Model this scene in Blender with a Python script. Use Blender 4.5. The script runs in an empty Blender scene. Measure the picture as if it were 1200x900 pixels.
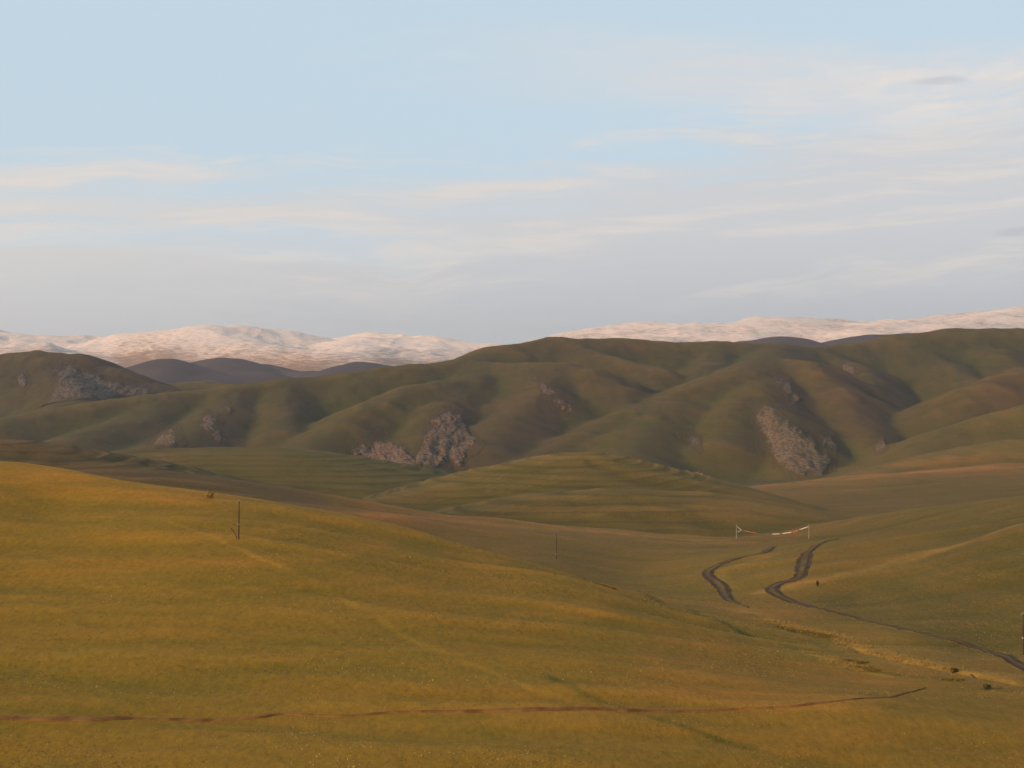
import bpy, math, random
import numpy as np
random.seed(7)
rng = np.random.default_rng(7)
scene = bpy.context.scene
col = scene.collection
R = math.radians
F = 1667.0                       # focal length in photograph pixels (1200 wide)

# ------------------------------------------------------------------ camera
cd = bpy.data.cameras.new('camera')
cd.lens = 50.0; cd.sensor_width = 36.0; cd.clip_start = 0.5; cd.clip_end = 60000
cam = bpy.data.objects.new('camera', cd); col.objects.link(cam)
cam.location = (0, 0, 0); cam.rotation_euler = (R(90), 0, 0)
scene.camera = cam

# ------------------------------------------------------------------ light and exposure
SUN_EL, SUN_AZ = 17.0, 240.0     # compass-style azimuth, clockwise from +Y (view direction)
scene.view_settings.view_transform = 'Standard'
scene.view_settings.look = 'None'
scene.view_settings.exposure = 0.0
scene.view_settings.gamma = 1.0
sl = bpy.data.lights.new('sun', 'SUN'); sl.energy = 5.0; sl.angle = R(0.6); sl.color = (1.0, 0.62, 0.34)
so = bpy.data.objects.new('sun', sl); col.objects.link(so)
so.rotation_euler = (R(90 - SUN_EL), 0, -R(SUN_AZ) + math.pi)
so.location = (0, 0, 900)


class NT:
    """small helper to write node trees"""
    def __init__(self, tree): self.t = tree
    def n(self, kind, **kw):
        nd = self.t.nodes.new(kind)
        for k, v in kw.items():
            if hasattr(nd, k): setattr(nd, k, v)
        return nd
    def put(self, sock, v):
        if isinstance(v, bpy.types.NodeSocket): self.t.links.new(v, sock)
        elif v is not None: sock.default_value = v
    def m(self, op, a, b=None, c=None, clamp=False):
        nd = self.n('ShaderNodeMath', operation=op); nd.use_clamp = clamp
        self.put(nd.inputs[0], a); self.put(nd.inputs[1], b); self.put(nd.inputs[2], c)
        return nd.outputs[0]
    def xyz(self, x, y, z):
        nd = self.n('ShaderNodeCombineXYZ')
        self.put(nd.inputs[0], x); self.put(nd.inputs[1], y); self.put(nd.inputs[2], z)
        return nd.outputs[0]
    def sep(self, v):
        nd = self.n('ShaderNodeSeparateXYZ'); self.put(nd.inputs[0], v); return nd.outputs
    def noise(self, vec, scale=1.0, detail=4.0, rough=0.55, dist=0.0):
        nd = self.n('ShaderNodeTexNoise'); self.put(nd.inputs['Vector'], vec)
        nd.inputs['Scale'].default_value = scale; nd.inputs['Detail'].default_value = detail
        nd.inputs['Roughness'].default_value = rough; nd.inputs['Distortion'].default_value = dist
        return nd.outputs['Fac']
    def ramp(self, v, a, b, lo=0.0, hi=1.0):
        nd = self.n('ShaderNodeMapRange', interpolation_type='SMOOTHSTEP'); self.put(nd.inputs[0], v)
        for i, q in enumerate((a, b, lo, hi)): self.put(nd.inputs[i + 1], q)
        return nd.outputs[0]
    def mix(self, f, a, b, mode='MIX'):
        nd = self.n('ShaderNodeMix', data_type='RGBA', blend_type=mode)
        self.put(nd.inputs[0], f)
        for i, q in ((6, a), (7, b)):
            if isinstance(q, tuple) and len(q) == 3: q = (*q, 1)
            self.put(nd.inputs[i], q)
        return nd.outputs[2]


# ------------------------------------------------------------------ sky (world)
world = bpy.data.worlds.new('World'); scene.world = world; world.use_nodes = True
wt = world.node_tree; wt.nodes.clear(); W = NT(wt)
sky = W.n('ShaderNodeTexSky', sky_type='NISHITA'); sky.sun_disc = False
sky.sun_elevation = R(SUN_EL); sky.sun_rotation = R(SUN_AZ)
sky.altitude = 1200; sky.air_density = 1.0; sky.dust_density = 0.6; sky.ozone_density = 1.6
tc = W.n('ShaderNodeTexCoord')
dx, dy, dz = W.sep(tc.outputs['Generated'])
az = W.m('ARCTAN2', dx, dy)
el = W.m('ARCSINE', dz)
SKYS = 0.11                       # world strength
def c8(r, g, b, k=1.0):           # sRGB byte colour to linear
    f = lambda v: ((v / 255 + .055) / 1.055) ** 2.4 if v > 10 else v / 255 / 12.92
    return (f(r) * k, f(g) * k, f(b) * k)
def wc(r, g, b): return c8(r, g, b, 1 / SKYS)
base = W.mix(W.ramp(el, 0.25, 1.0, 0.86, 0.35), sky.outputs[0], wc(205, 226, 239))
warp = W.m('MULTIPLY', W.m('SUBTRACT', W.noise(W.xyz(W.m('MULTIPLY', az, 3.0), W.m('MULTIPLY', el, 8.0), 1.0), 1.0, 3), 0.5), 0.06)
elw = W.m('ADD', el, warp)
stre = W.noise(W.xyz(W.m('MULTIPLY', az, 5.0), W.m('MULTIPLY', W.m('SUBTRACT', elw, W.m('MULTIPLY', az, 0.06)), 46.0), 3.0), 1.0, 6, 0.6, 0.25)
fine = W.noise(W.xyz(W.m('MULTIPLY', az, 16.0), W.m('MULTIPLY', elw, 130.0), 7.0), 1.0, 6, 0.62, 0.3)
patch = W.noise(W.xyz(W.m('MULTIPLY', az, 2.2), W.m('MULTIPLY', el, 6.0), 11.0), 1.0, 2)
# low cloud bank all round the horizon, its soft top rising to the right
top = W.m('ADD', 0.132, W.m('MULTIPLY', W.ramp(az, -.04, .26), 0.032))
d = W.m('SUBTRACT', W.m('ADD', top, W.m('MULTIPLY', W.m('SUBTRACT', stre, 0.5), 0.10)), el)
bank = W.ramp(d, -0.030, 0.022, 0.0, 0.95)
gap = W.m('MULTIPLY', W.ramp(W.m('ABSOLUTE', W.m('SUBTRACT', W.m('ADD', elw, W.m('MULTIPLY', W.m('SUBTRACT', stre, .5), .05)), .096)), .020, .002), W.ramp(az, .02, -.16))
bank = W.m('MULTIPLY', bank, W.m('SUBTRACT', 1.0, W.m('MULTIPLY', gap, .6)))
lowgrey = W.ramp(el, 0.02, 0.125)
warmside = W.ramp(W.m('ADD', az, W.m('MULTIPLY', W.m('SUBTRACT', fine, 0.5), 0.5)), -0.40, 0.15)
bankcol = W.mix(lowgrey, W.mix(warmside, wc(208, 211, 213), wc(193, 199, 206)), W.mix(warmside, wc(222, 219, 216), wc(212, 213, 216)))
c1 = W.mix(bank, base, bankcol)
# brighter cream streaks inside and above the bank
s1 = W.m('MULTIPLY', W.ramp(stre, 0.46, 0.62), W.ramp(fine, 0.30, 0.62))
win = W.m('MULTIPLY', W.ramp(el, 0.03, 0.085), W.ramp(d, -.045, .0))
c2 = W.mix(W.m('MULTIPLY', W.m('MULTIPLY', s1, win), 0.62), c1, wc(233, 225, 218))
# thin high veil crossing upwards to the left
line = W.m('SUBTRACT', W.m('SUBTRACT', 0.2275, W.m('MULTIPLY', az, 0.085)), elw)
veil = W.m('MULTIPLY', W.ramp(W.m('ABSOLUTE', line), 0.036, 0.004), W.ramp(az, -0.12, 0.22))
veil = W.m('MULTIPLY', veil, W.ramp(fine, 0.05, 0.62))
c3 = W.mix(W.m('MULTIPLY', veil, 0.8), c2, wc(224, 221, 220))
pf = W.noise(W.xyz(W.m('MULTIPLY', az, 13.0), W.m('MULTIPLY', elw, 48.0), 31.0), 1.0, 6, 0.6, 0.2)
pz = W.m('MULTIPLY', W.ramp(W.m('ABSOLUTE', W.m('SUBTRACT', line, .002)), .030, .006), W.ramp(az, .14, .30))
c3 = W.mix(W.m('MULTIPLY', W.m('MULTIPLY', W.ramp(pf, .44, .60), pz), .8), c3, wc(236, 229, 223))
# other loose cirrus higher up, all round
cir = W.m('MULTIPLY', W.ramp(patch, 0.52, 0.72), W.ramp(W.m('ADD', W.m('MULTIPLY', stre, 0.5), W.m('MULTIPLY', fine, 0.5)), 0.47, 0.62))
cir = W.m('MULTIPLY', cir, W.ramp(el, 0.12, 0.2))
c4 = W.mix(W.m('MULTIPLY', cir, 0.45), c3, wc(224, 228, 232))
# a few small grey-violet cloud scraps
scn = W.noise(W.xyz(W.m('MULTIPLY', az, 22.0), W.m('MULTIPLY', el, 110.0), 23.0), 1.0, 5, 0.55)
def scrap(a0, e0, wa, we):
    q = W.m('ADD', W.m('POWER', W.m('MULTIPLY', W.m('SUBTRACT', az, a0), 1 / wa), 2.0), W.m('POWER', W.m('MULTIPLY', W.m('SUBTRACT', el, e0), 1 / we), 2.0))
    return W.ramp(W.m('SUBTRACT', W.m('MULTIPLY', scn, 2.4), q), .25, 1.3)
scr = W.m('MAXIMUM', W.m('MAXIMUM', scrap(.290, .2015, .026, .0035), scrap(.345, .1005, .022, .004)), scrap(.52, .15, .04, .004))
c5 = W.mix(W.m('MULTIPLY', scr, 0.38), c4, wc(180, 182, 192))
bg = W.n('ShaderNodeBackground'); W.put(bg.inputs[0], c5); bg.inputs[1].default_value = SKYS
wo = W.n('ShaderNodeOutputWorld'); wt.links.new(bg.outputs[0], wo.inputs[0])


# ------------------------------------------------------------------ numeric noise
def _hash(ix, iy, seed):
    h = (ix.astype(np.int64) * 374761393 + iy.astype(np.int64) * 668265263 + seed * 974634777) & 0xffffffff
    h = ((h ^ (h >> 13)) * 1274126177) & 0xffffffff
    h = (h ^ (h >> 16)) & 0xffff
    return h / 65535.0
def vnoise(x, y, seed=0):
    ix = np.floor(x); iy = np.floor(y); fx = x - ix; fy = y - iy
    fx = fx * fx * fx * (fx * (fx * 6 - 15) + 10); fy = fy * fy * fy * (fy * (fy * 6 - 15) + 10)
    a = _hash(ix, iy, seed); b = _hash(ix + 1, iy, seed); c = _hash(ix, iy + 1, seed); d = _hash(ix + 1, iy + 1, seed)
    return (a + (b - a) * fx) * (1 - fy) + (c + (d - c) * fx) * fy - 0.5
def fbm(x, y, oct=4, seed=0, gain=0.5):
    s = 0; a = 1.0
    for i in range(oct):
        s = s + a * vnoise(x, y, seed + i * 17); x, y = x * 1.93 + 5.2 + y * 0.35, y * 1.93 - 3.1 - x * 0.2; a *= gain
    return s
def ridged(x, y, oct=4, seed=0):
    s = 0; a = 1.0
    for i in range(oct):
        s = s + a * (1 - np.abs(vnoise(x, y, seed + i * 13)) * 4); x = x * 2.03 + 1.7; y = y * 2.03 + 9.2; a *= 0.5
    return s
def sstep(a, b, x):
    t = np.clip((x - a) / (b - a), 0, 1); return t * t * (3 - 2 * t)


# ------------------------------------------------------------------ the shape of the land
def P(u, y, r): return ((u - 600) / F * r, r, -(y - 450) / F * r)
# broad ground: points (photo x, photo y, distance); a thin-plate surface goes through them
ctrl = [
 # near side, below the frame
 (-400,-1,12,-6),(600,-1,12,-6),(1600,-1,12,-6),(-400,-1,40,-27),(600,-1,40,-27),(1600,-1,40,-27),
 (-300,-1,90,-45),(600,-1,90,-46),(1500,-1,90,-49),
 # golden slope
 (-200,900,160),(100,900,165),(400,900,168),(700,900,172),(1000,900,180),(1400,900,185),
 (0,840,186),(400,838,190),(700,832,194),(1000,826,203),(1200,850,203),(1400,850,205),
 (0,750,222),(300,750,226),(600,750,234),(850,770,238),
 (0,680,255),(200,680,256),(450,690,262),(600,700,268),
 (0,620,288),(150,628,285),(280,632,284),(420,642,292),(550,668,292),
 (-200,545,335),(0,541,345),(90,553,340),(160,567,335),(240,578,332),(320,588,330),(400,602,328),(470,618,322),
 (520,634,318),(600,656,310),(680,678,302),(760,704,298),
 (-200,590,300),(60,590,312),
 # gully and valley floor on the right
 (850,712,322),(920,738,290),(1000,764,266),(1080,784,250),(1200,802,236),(1400,840,225),
 (700,692,345),(620,676,365),(900,790,228),(1000,800,230),
 (1200,778,256),(1080,746,284),(960,714,325),(905,692,362),(935,665,398),(975,634,480),(930,628,505),
 (910,640,478),(840,666,420),(850,690,376),
 (652,655,417),(560,640,430),(500,628,445),(760,668,425),(700,640,460),(440,612,480),
 (440,604,520),(600,615,520),(750,626,515),(850,632,510),(250,-1,420,-42),(0,-1,430,-36),(-200,-1,430,-34),
 # knoll on the right
 (1400,585,410),(1200,613,400),(1100,645,386),(1030,665,378),(1200,690,322),(1100,705,322),(1000,700,345),(1250,740,285),(1150,752,283),
 # lower ground behind
 (1200,-1,455,-57),(1090,-1,440,-60),(1000,-1,450,-60),(600,-1,570,-63),(800,-1,560,-63),
 (0,-1,640,-48),(300,-1,620,-62),(500,-1,600,-64),(700,-1,590,-65),(850,-1,570,-62),(1000,620,600),(1200,-1,520,-58),(1400,-1,520,-54),
 (1080,606,690),(1200,600,690),(1300,596,690),
 (960,596,800),(1200,575,860),(1050,580,900),(1400,560,860),
 (880,573,1010),(1000,562,1030),(1100,553,1040),(1200,546,1040),(1400,540,1040),
 # before the green hills
 (0,-1,1150,-72),(200,-1,1180,-76),(400,-1,1150,-78),(600,-1,1150,-82),(800,-1,1200,-86),(950,-1,1220,-84),(1100,-1,1200,-80),(1300,-1,1200,-74),
 (-300,-1,1200,-72),(-300,-1,1500,-92),(0,-1,1500,-92),(300,-1,1500,-94),(600,-1,1500,-98),(900,-1,1500,-96),(1200,-1,1500,-92),(1500,-1,1500,-90),
 (-300,-1,2100,-112),(0,-1,2100,-112),(500,-1,2100,-112),(1000,-1,2100,-112),(1500,-1,2100,-112),
 (-300,-1,3400,-120),(300,-1,3400,-120),(900,-1,3400,-120),(1500,-1,3400,-120),
 (100,-1,800,-64),(300,-1,800,-72),(500,-1,850,-75),(600,-1,1000,-78),(750,-1,950,-80)]
cu = np.array([c[0] for c in ctrl], float); cr = np.array([c[2] for c in ctrl], float)
cz = np.array([c[3] if len(c) == 4 else -(c[1] - 450) / F * c[2] for c in ctrl], float)
def _pq(u, r): return u / 300.0, np.log(r) * 3.2
cp, cq = _pq(cu, cr)
def tps(d2): return 0.5 * d2 * np.log(d2 + 1e-9)
n = len(ctrl)
A = np.zeros((n + 3, n + 3)); A[:n, :n] = tps((cp[:, None] - cp) ** 2 + (cq[:, None] - cq) ** 2) + np.eye(n) * 0.01
A[:n, n] = A[n, :n] = 1; A[:n, n + 1] = A[n + 1, :n] = cp; A[:n, n + 2] = A[n + 2, :n] = cq
wts = np.linalg.solve(A, np.concatenate([cz, [0, 0, 0]]))
def base_z(u, r):
    p, q = _pq(u, r); s = wts[n] + wts[n + 1] * p + wts[n + 2] * q
    for i in range(n): s = s + wts[i] * tps((p - cp[i]) ** 2 + (q - cq[i]) ** 2)
    return s

# ridges: list of (photo x, photo y, distance), slope, roundness (m), softness group
near_ridges = [
 ([(440,603,475),(520,607,500),(600,615,520),(700,622,520),(780,628,515),(850,633,505)], .16, 8),
 ([(900,693,366),(950,685,370),(1000,672,376),(1100,645,388),(1200,613,402),(1400,560,430)], .17, 9),
 ([(360,614,690),(430,600,705),(490,584,725),(560,562,750),(620,543,775),(680,532,790),(730,544,790),(780,564,785),(830,582,775),(880,600,755)], .31, 36),
 ([(658,537,786),(676,533,790),(676,548,755),(672,569,715)], .32, 36),
 ([(540,612,615),(600,596,630),(650,580,645),(720,572,655),(800,577,655),(850,592,645),(900,606,635)], .22, 28),
 ([(60,533,900),(150,529,930),(250,525,950),(320,526,950),(365,537,930),(400,551,900),(440,568,860)], .22, 48),
 ([(-200,505,720),(0,516,700),(50,525,690),(110,541,660),(160,556,640),(230,574,600)], .25, 35),
 ([(60,552,520),(120,549,520),(170,556,510),(220,572,490),(300,588,470)], .20, 25),
 ([(880,578,980),(960,566,1000),(1050,556,1020),(1200,545,1040),(1400,532,1040)], .18, 40),
 ([(1080,612,640),(1150,604,650),(1250,594,660)], .15, 30)]
mid_ridges = [
 ([(-250,395,2300),(-60,418,2200),(0,414,2150),(40,411,2150),(80,415,2130),(120,430,2100),(170,449,2080),(215,461,2100)], .40, 45),
 ([(40,411,2150),(70,440,2000),(90,470,1850)], .42, 30),
 ([(150,462,2500),(190,450,2550),(240,447,2600),(300,452,2600)], .40, 60),
 ([(-300,500,1600),(0,488,1680),(100,473,1760),(200,462,1830),(270,453,1880),(340,445,1920),(410,435,1960),(480,427,2000),(540,421,2060),(590,405,2140),(650,396,2200),(720,397,2230),(800,400,2230),(900,404,2230),(950,408,2250),(1000,400,2280),(1060,391,2300),(1130,385,2320),(1200,385,2320),(1400,380,2350)], .42, 50),
 ([(270,453,1880),(262,475,1740),(225,497,1620),(180,520,1500)], .40, 32),
 ([(200,462,1830),(150,490,1660),(90,512,1520)], .36, 40),
 ([(340,445,1920),(325,470,1780),(330,505,1600)], .42, 26),
 ([(560,421,2050),(560,440,1900),(500,450,1790),(445,472,1680),(400,495,1580),(352,524,1470)], .42, 38),
 ([(560,440,1900),(520,475,1680),(500,510,1520),(490,545,1400)], .40, 30),
 ([(540,421,2060),(600,424,1980),(650,425,1900),(690,434,1840),(725,452,1760),(755,474,1680)], .44, 34),
 ([(650,425,1900),(640,455,1740),(600,490,1600),(570,520,1480)], .38, 30),
 ([(830,401,2230),(840,425,2050),(800,450,1900)], .44, 26),
 ([(650,396,2200),(700,415,2080),(760,430,1980)], .42, 26),
 ([(905,404,2220),(900,418,2020),(860,434,1860),(810,455,1740),(750,480,1620),(690,506,1530),(632,533,1440)], .40, 38),
 ([(900,420,2000),(890,450,1780),(870,480,1600),(850,515,1440)], .42, 36),
 ([(890,450,1780),(915,480,1600),(935,515,1450),(940,552,1320)], .46, 26),
 ([(900,420,2000),(950,425,1920),(990,455,1780),(1010,490,1630),(1040,525,1480)], .46, 30),
 ([(800,470,1650),(760,500,1500),(740,530,1380)], .36, 34),
 ([(960,407,2250),(1000,425,2120),(1040,462,1900),(1080,495,1730)], .44, 26),
 ([(1060,391,2300),(1110,420,2150),(1150,445,2000)], .44, 30),
 ([(1130,385,2320),(1175,410,2180),(1200,430,2050)], .42, 30),
 ([(1400,390,1900),(1260,415,1800),(1200,432,1740),(1165,450,1690),(1140,468,1650)], .42, 32),
 ([(1400,430,1500),(1260,462,1450),(1200,479,1420),(1140,505,1390),(1080,528,1340),(1030,548,1290)], .36, 34),
 ([(1400,495,1200),(1200,516,1190),(1130,532,1170),(1060,549,1150)], .24, 34)]
def ridge_eval(X, Y, ridges, k, z0):
    """soft maximum of the base and every ridge"""
    shp = X.shape; XX = X.ravel(); YY = Y.ravel(); acc = (z0 / k).ravel().copy()
    for pts, s, a in ridges:
        Q = [P(*p) for p in pts]
        if ridges is mid_ridges: s = s * 1.08; a = a * .85
        best = np.full(X.shape, -1e4)
        q = np.array(Q); mg = (q[:, 2].max() + 125) / s + a * 1.2 if ridges in (mid_ridges, near_ridges) else 1e9
        k_ = np.nonzero((XX > q[:, 0].min() - mg) & (XX < q[:, 0].max() + mg) & (YY > q[:, 1].min() - mg) & (YY < q[:, 1].max() + mg))[0]
        if not len(k_): continue
        X = XX[k_]; Y = YY[k_]; best = np.full(X.shape, -1e4)
        for (x0, y0, h0), (x1, y1, h1) in zip(Q[:-1], Q[1:]):
            vx, vy = x1 - x0, y1 - y0; L2 = vx * vx + vy * vy
            t = np.clip(((X - x0) * vx + (Y - y0) * vy) / L2, 0, 1)
            dd = (X - x0 - t * vx) ** 2 + (Y - y0 - t * vy) ** 2
            te = t * t * (3 - 2 * t) * .3 + t * .7
            best = np.maximum(best, h0 + te * (h1 - h0) - s * (np.sqrt(dd + a * a) - a))
        acc[k_] = np.logaddexp(acc[k_], best / k)
    return k * acc.reshape(shp)
def H(X, Y, detail=True):
    shp = X.shape; X = X.ravel().astype(float); Y = np.maximum(Y.ravel().astype(float), 3.0)
    u = X / Y * F + 600
    z = base_z(u, Y)
    m = (Y > 250) & (Y < 1500)
    if m.any():
        zz = ridge_eval(X[m], Y[m], near_ridges, .9, z[m]); z[m] = zz
        if detail:
            # old plough steps on the low round hills
            wv = fbm(X[m] / 160, Y[m] / 160, 3, 5) * 5.5
            ph = (zz + wv) / 2.7
            st = np.sin(ph * 2 * np.pi) + .4 * np.sin(ph * 4.6 * np.pi + 1)
            stm = st * sstep(900, 780, X[m] / Y[m] * F + 600) * (.55 + .9 * (fbm(X[m] / 60, Y[m] / 60, 2, 15) + .3))
            z[m] = zz + 0.32 * stm * sstep(520, 640, Y[m]) * sstep(1120, 1000, Y[m])
            if len(m) > 200000: H.st = np.zeros(X.shape); H.st[m] = stm * sstep(520, 640, Y[m]) * sstep(1120, 1000, Y[m])
    m = Y > 1000
    if m.any():
        wx = X[m] + 60 * fbm(X[m] / 330, Y[m] / 330, 3, 31); wy = Y[m] + 60 * fbm(X[m] / 330 + 50, Y[m] / 330, 3, 37)
        mixw = sstep(1150, 1350, Y[m])
        wx = X[m] * .72 + wx * .28; wy = Y[m] * .72 + wy * .28
        zr = ridge_eval(wx, wy, mid_ridges, 2.0, z[m])
        hgt = np.clip((zr + 85) / 60, 0, 1)
        if detail:
            zr = zr + hgt * (fbm(X[m] / 80, Y[m] / 120, 4, 41) * 4.5 + fbm(X[m] / 20, Y[m] / 34, 3, 43) * 1.7)
        z[m] = np.maximum(zr, z[m])
    if detail:
        nf = sstep(60, 150, Y)
        # long shallow swells running across the slope, and small roughness
        z = z + nf * sstep(1300, 700, Y) * (fbm(X / 80, Y / 17, 3, 3) * 1.15 + fbm(X / 75 + 4, (Y - .06 * X) / 8.5, 2, 23) * 0.34 + fbm(X / 9, Y / 5, 3, 9) * 0.18 + fbm(X / 30 + Y / 60, Y / 9, 2, 19) * 0.5)
        # undercut bank of the red erosion step and the stream gully
        z = z - sstep(1.5, 0.0, path_dist(X, Y, GULLY)) * 0.7
    return z.reshape(shp)
def path_dist(X, Y, pts):
    best = np.full(X.shape, 1e9)
    for (x0, y0), (x1, y1) in zip(pts[:-1], pts[1:]):
        vx, vy = x1 - x0, y1 - y0
        t = np.clip(((X - x0) * vx + (Y - y0) * vy) / (vx * vx + vy * vy), 0, 1)
        best = np.minimum(best, (X - x0 - t * vx) ** 2 + (Y - y0 - t * vy) ** 2)
    return np.sqrt(best)
GULLY = [((u - 600) / F * r, r) for u, r in ((1000, 268), (1060, 254), (1110, 248), (1140, 243), (1200, 236), (1300, 228))]

def hit(u, y, rmin=140.0, rmax=3200.0, detail=True):
    """where the line of sight through a photo pixel meets the land"""
    u = np.atleast_1d(np.asarray(u, float)); y = np.atleast_1d(np.asarray(y, float))
    lo = np.full(u.shape, float(rmin)); hi = np.full(u.shape, float(rmax)); done = np.zeros(u.shape, bool)
    rs = np.exp(np.linspace(math.log(rmin), math.log(rmax), 300))
    prev = lo.copy()
    for r in rs:
        act = np.nonzero(~done)[0]
        if not len(act): break
        rr = np.full(len(act), r); x = (u[act] - 600) / F * rr; zr = -(y[act] - 450) / F * rr
        und = act[H(x, rr, False) > zr]
        lo[und] = prev[und]; hi[und] = r; done[und] = True
        prev[:] = r
    for _ in range(11):
        mid = (lo + hi) / 2; x = (u - 600) / F * mid
        g = H(x, mid, detail) > -(y - 450) / F * mid
        hi = np.where(g, mid, hi); lo = np.where(g, lo, mid)
    X = (u - 600) / F * hi
    return X, hi, H(X, hi, detail)

# ------------------------------------------------------------------ mesh helpers
def link(name, me, mat=None, parent=None, label=None, cat=None, group=None, kind=None):
    o = bpy.data.objects.new(name, me); col.objects.link(o)
    if mat is not None and me is not None and not me.materials: me.materials.append(mat)
    if parent is not None: o.parent = parent
    for k, v in (('label', label), ('category', cat), ('group', group), ('kind', kind)):
        if v: o[k] = v
    return o
def mesh_np(name, V, faces, smooth=True):
    me = bpy.data.meshes.new(name)
    V = np.asarray(V, np.float32); Fc = np.asarray(faces, np.int32)
    k = Fc.shape[1]
    me.vertices.add(len(V)); me.vertices.foreach_set('co', V.ravel())
    me.loops.add(Fc.size); me.loops.foreach_set('vertex_index', Fc.ravel())
    me.polygons.add(len(Fc)); me.polygons.foreach_set('loop_start', np.arange(0, Fc.size, k, dtype=np.int32))
    me.polygons.foreach_set('use_smooth', np.full(len(Fc), smooth))
    me.update(calc_edges=True)
    return me
def grid_faces(nr, nc):
    i = np.arange((nr - 1) * (nc - 1)); a = (i // (nc - 1)) * nc + i % (nc - 1)
    return np.stack([a, a + 1, a + nc + 1, a + nc], 1)
def attr_col(me, name, C):
    a = me.attributes.new(name, 'FLOAT_COLOR', 'POINT')
    a.data.foreach_set('color', np.concatenate([C, np.ones((len(C), 1))], 1).astype(np.float32).ravel())
def attr_f(me, name, v):
    a = me.attributes.new(name, 'FLOAT', 'POINT'); a.data.foreach_set('value', v.astype(np.float32))

# ------------------------------------------------------------------ materials
def mat_new(name, rough=0.95, spec=0.1):
    m = bpy.data.materials.new(name); m.use_nodes = True
    t = m.node_tree; N = NT(t); b = t.nodes['Principled BSDF']
    b.inputs['Roughness'].default_value = rough; b.inputs['Specular IOR Level'].default_value = spec
    return m, N, b
def bump(N, b, h, strength=0.5, dist=0.2):
    nd = N.n('ShaderNodeBump'); nd.inputs['Strength'].default_value = strength; nd.inputs['Distance'].default_value = dist
    N.put(nd.inputs['Height'], h); N.put(b.inputs['Normal'], nd.outputs[0])

def ground_material():
    m, N, b = mat_new('steppe_grass')
    tint = N.n('ShaderNodeAttribute', attribute_name='tint').outputs['Color']
    moist = N.n('ShaderNodeAttribute', attribute_name='moist').outputs['Fac']
    rng_ = N.n('ShaderNodeAttribute', attribute_name='far').outputs['Fac']
    band_amt = N.n('ShaderNodeAttribute', attribute_name='banding').outputs['Fac']
    pos = N.n('ShaderNodeTexCoord').outputs['Object']
    x, y, z = N.sep(pos)
    # bands of drier and greener grass that follow the contour
    bv = N.xyz(N.m('MULTIPLY', x, .006), N.m('MULTIPLY', y, .006), N.m('MULTIPLY', z, .55))
    band = N.noise(bv, 1.0, 5, .6, .2)
    fv = N.xyz(N.m('MULTIPLY', x, .03), N.m('MULTIPLY', y, .1), N.m('MULTIPLY', z, .1))
    streak = N.noise(fv, 1.0, 6, .62)
    patch = N.noise(N.xyz(x, N.m('MULTIPLY', y, 1.6), 0.0), .013, 4, .55)
    finev = N.noise(N.xyz(x, N.m('MULTIPLY', y, .45), z), 1.1, 6, .75)
    speck = N.noise(N.xyz(x, N.m('MULTIPLY', y, .5), z), 3.0, 3, .6)
    green = N.mix(1.0, tint, (.78, .88, .76), 'MULTIPLY')
    dry = N.mix(1.0, tint, (1.10, 1.03, 1.0), 'MULTIPLY')
    g1 = N.ramp(band, .42, .56)
    c = N.mix(N.m('MULTIPLY', g1, band_amt), green, dry)
    c0 = N.mix(N.ramp(patch, .38, .62), tint, N.mix(.5, green, tint))
    c = N.mix(band_amt, c0, c)
    c = N.mix(N.m('MULTIPLY', N.ramp(streak, .50, .68), .55), c, N.mix(1.0, c, (1.18, 1.0, .9), 'MULTIPLY'))
    c = N.mix(N.m('MULTIPLY', N.ramp(streak, .46, .32), .5), c, N.mix(1.0, c, (.72, .84, .75), 'MULTIPLY'))
    c = N.mix(N.m('MULTIPLY', moist, .6), c, N.mix(1.0, c, (.72, .98, .80), 'MULTIPLY'))
    mot = N.noise(N.xyz(N.m('ADD', x, N.m('MULTIPLY', z, .6)), N.m('MULTIPLY', y, .6), z), .055, 7, .72)
    c = N.mix(N.m('MULTIPLY', rng_, N.ramp(mot, .50, .66)), c, N.mix(1.0, c, (1.25, 1.08, 1.14), 'MULTIPLY'))
    c = N.mix(N.m('MULTIPLY', rng_, N.ramp(mot, .48, .34)), c, N.mix(1.0, c, (.74, .82, .82), 'MULTIPLY'))
    v = N.m('ADD', .45, N.m('MULTIPLY', finev, 1.1))
    vv = N.n('ShaderNodeCombineColor'); [N.put(vv.inputs[i], v) for i in range(3)]
    c = N.mix(1.0, c, vv.outputs[0], 'MULTIPLY')
    c = N.mix(N.m('MULTIPLY', N.ramp(speck, .60, .72), .16), c, (.36, .25, .08))
    N.put(b.inputs['Base Color'], c)
    hh = N.m('ADD', N.m('MULTIPLY', finev, .7), N.m('MULTIPLY', N.noise(pos, .22, 5, .6), 1.4))
    bump(N, b, hh, .55, .35)
    return m
def simple_mat(name, c1_, c2_, scale, detail=5, rough=.95, bstr=.4, bdist=.05, spec=.1, stretch=(1, 1, 1), lo=.35, hi=.65):
    m, N, b = mat_new(name, rough, spec)
    pos = N.n('ShaderNodeTexCoord').outputs['Object']; x, y, z = N.sep(pos)
    v = N.xyz(N.m('MULTIPLY', x, stretch[0]), N.m('MULTIPLY', y, stretch[1]), N.m('MULTIPLY', z, stretch[2]))
    f = N.noise(v, scale, detail, .6)
    N.put(b.inputs['Base Color'], N.mix(N.ramp(f, lo, hi), c1_, c2_))
    bump(N, b, f, bstr, bdist)
    return m
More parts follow.
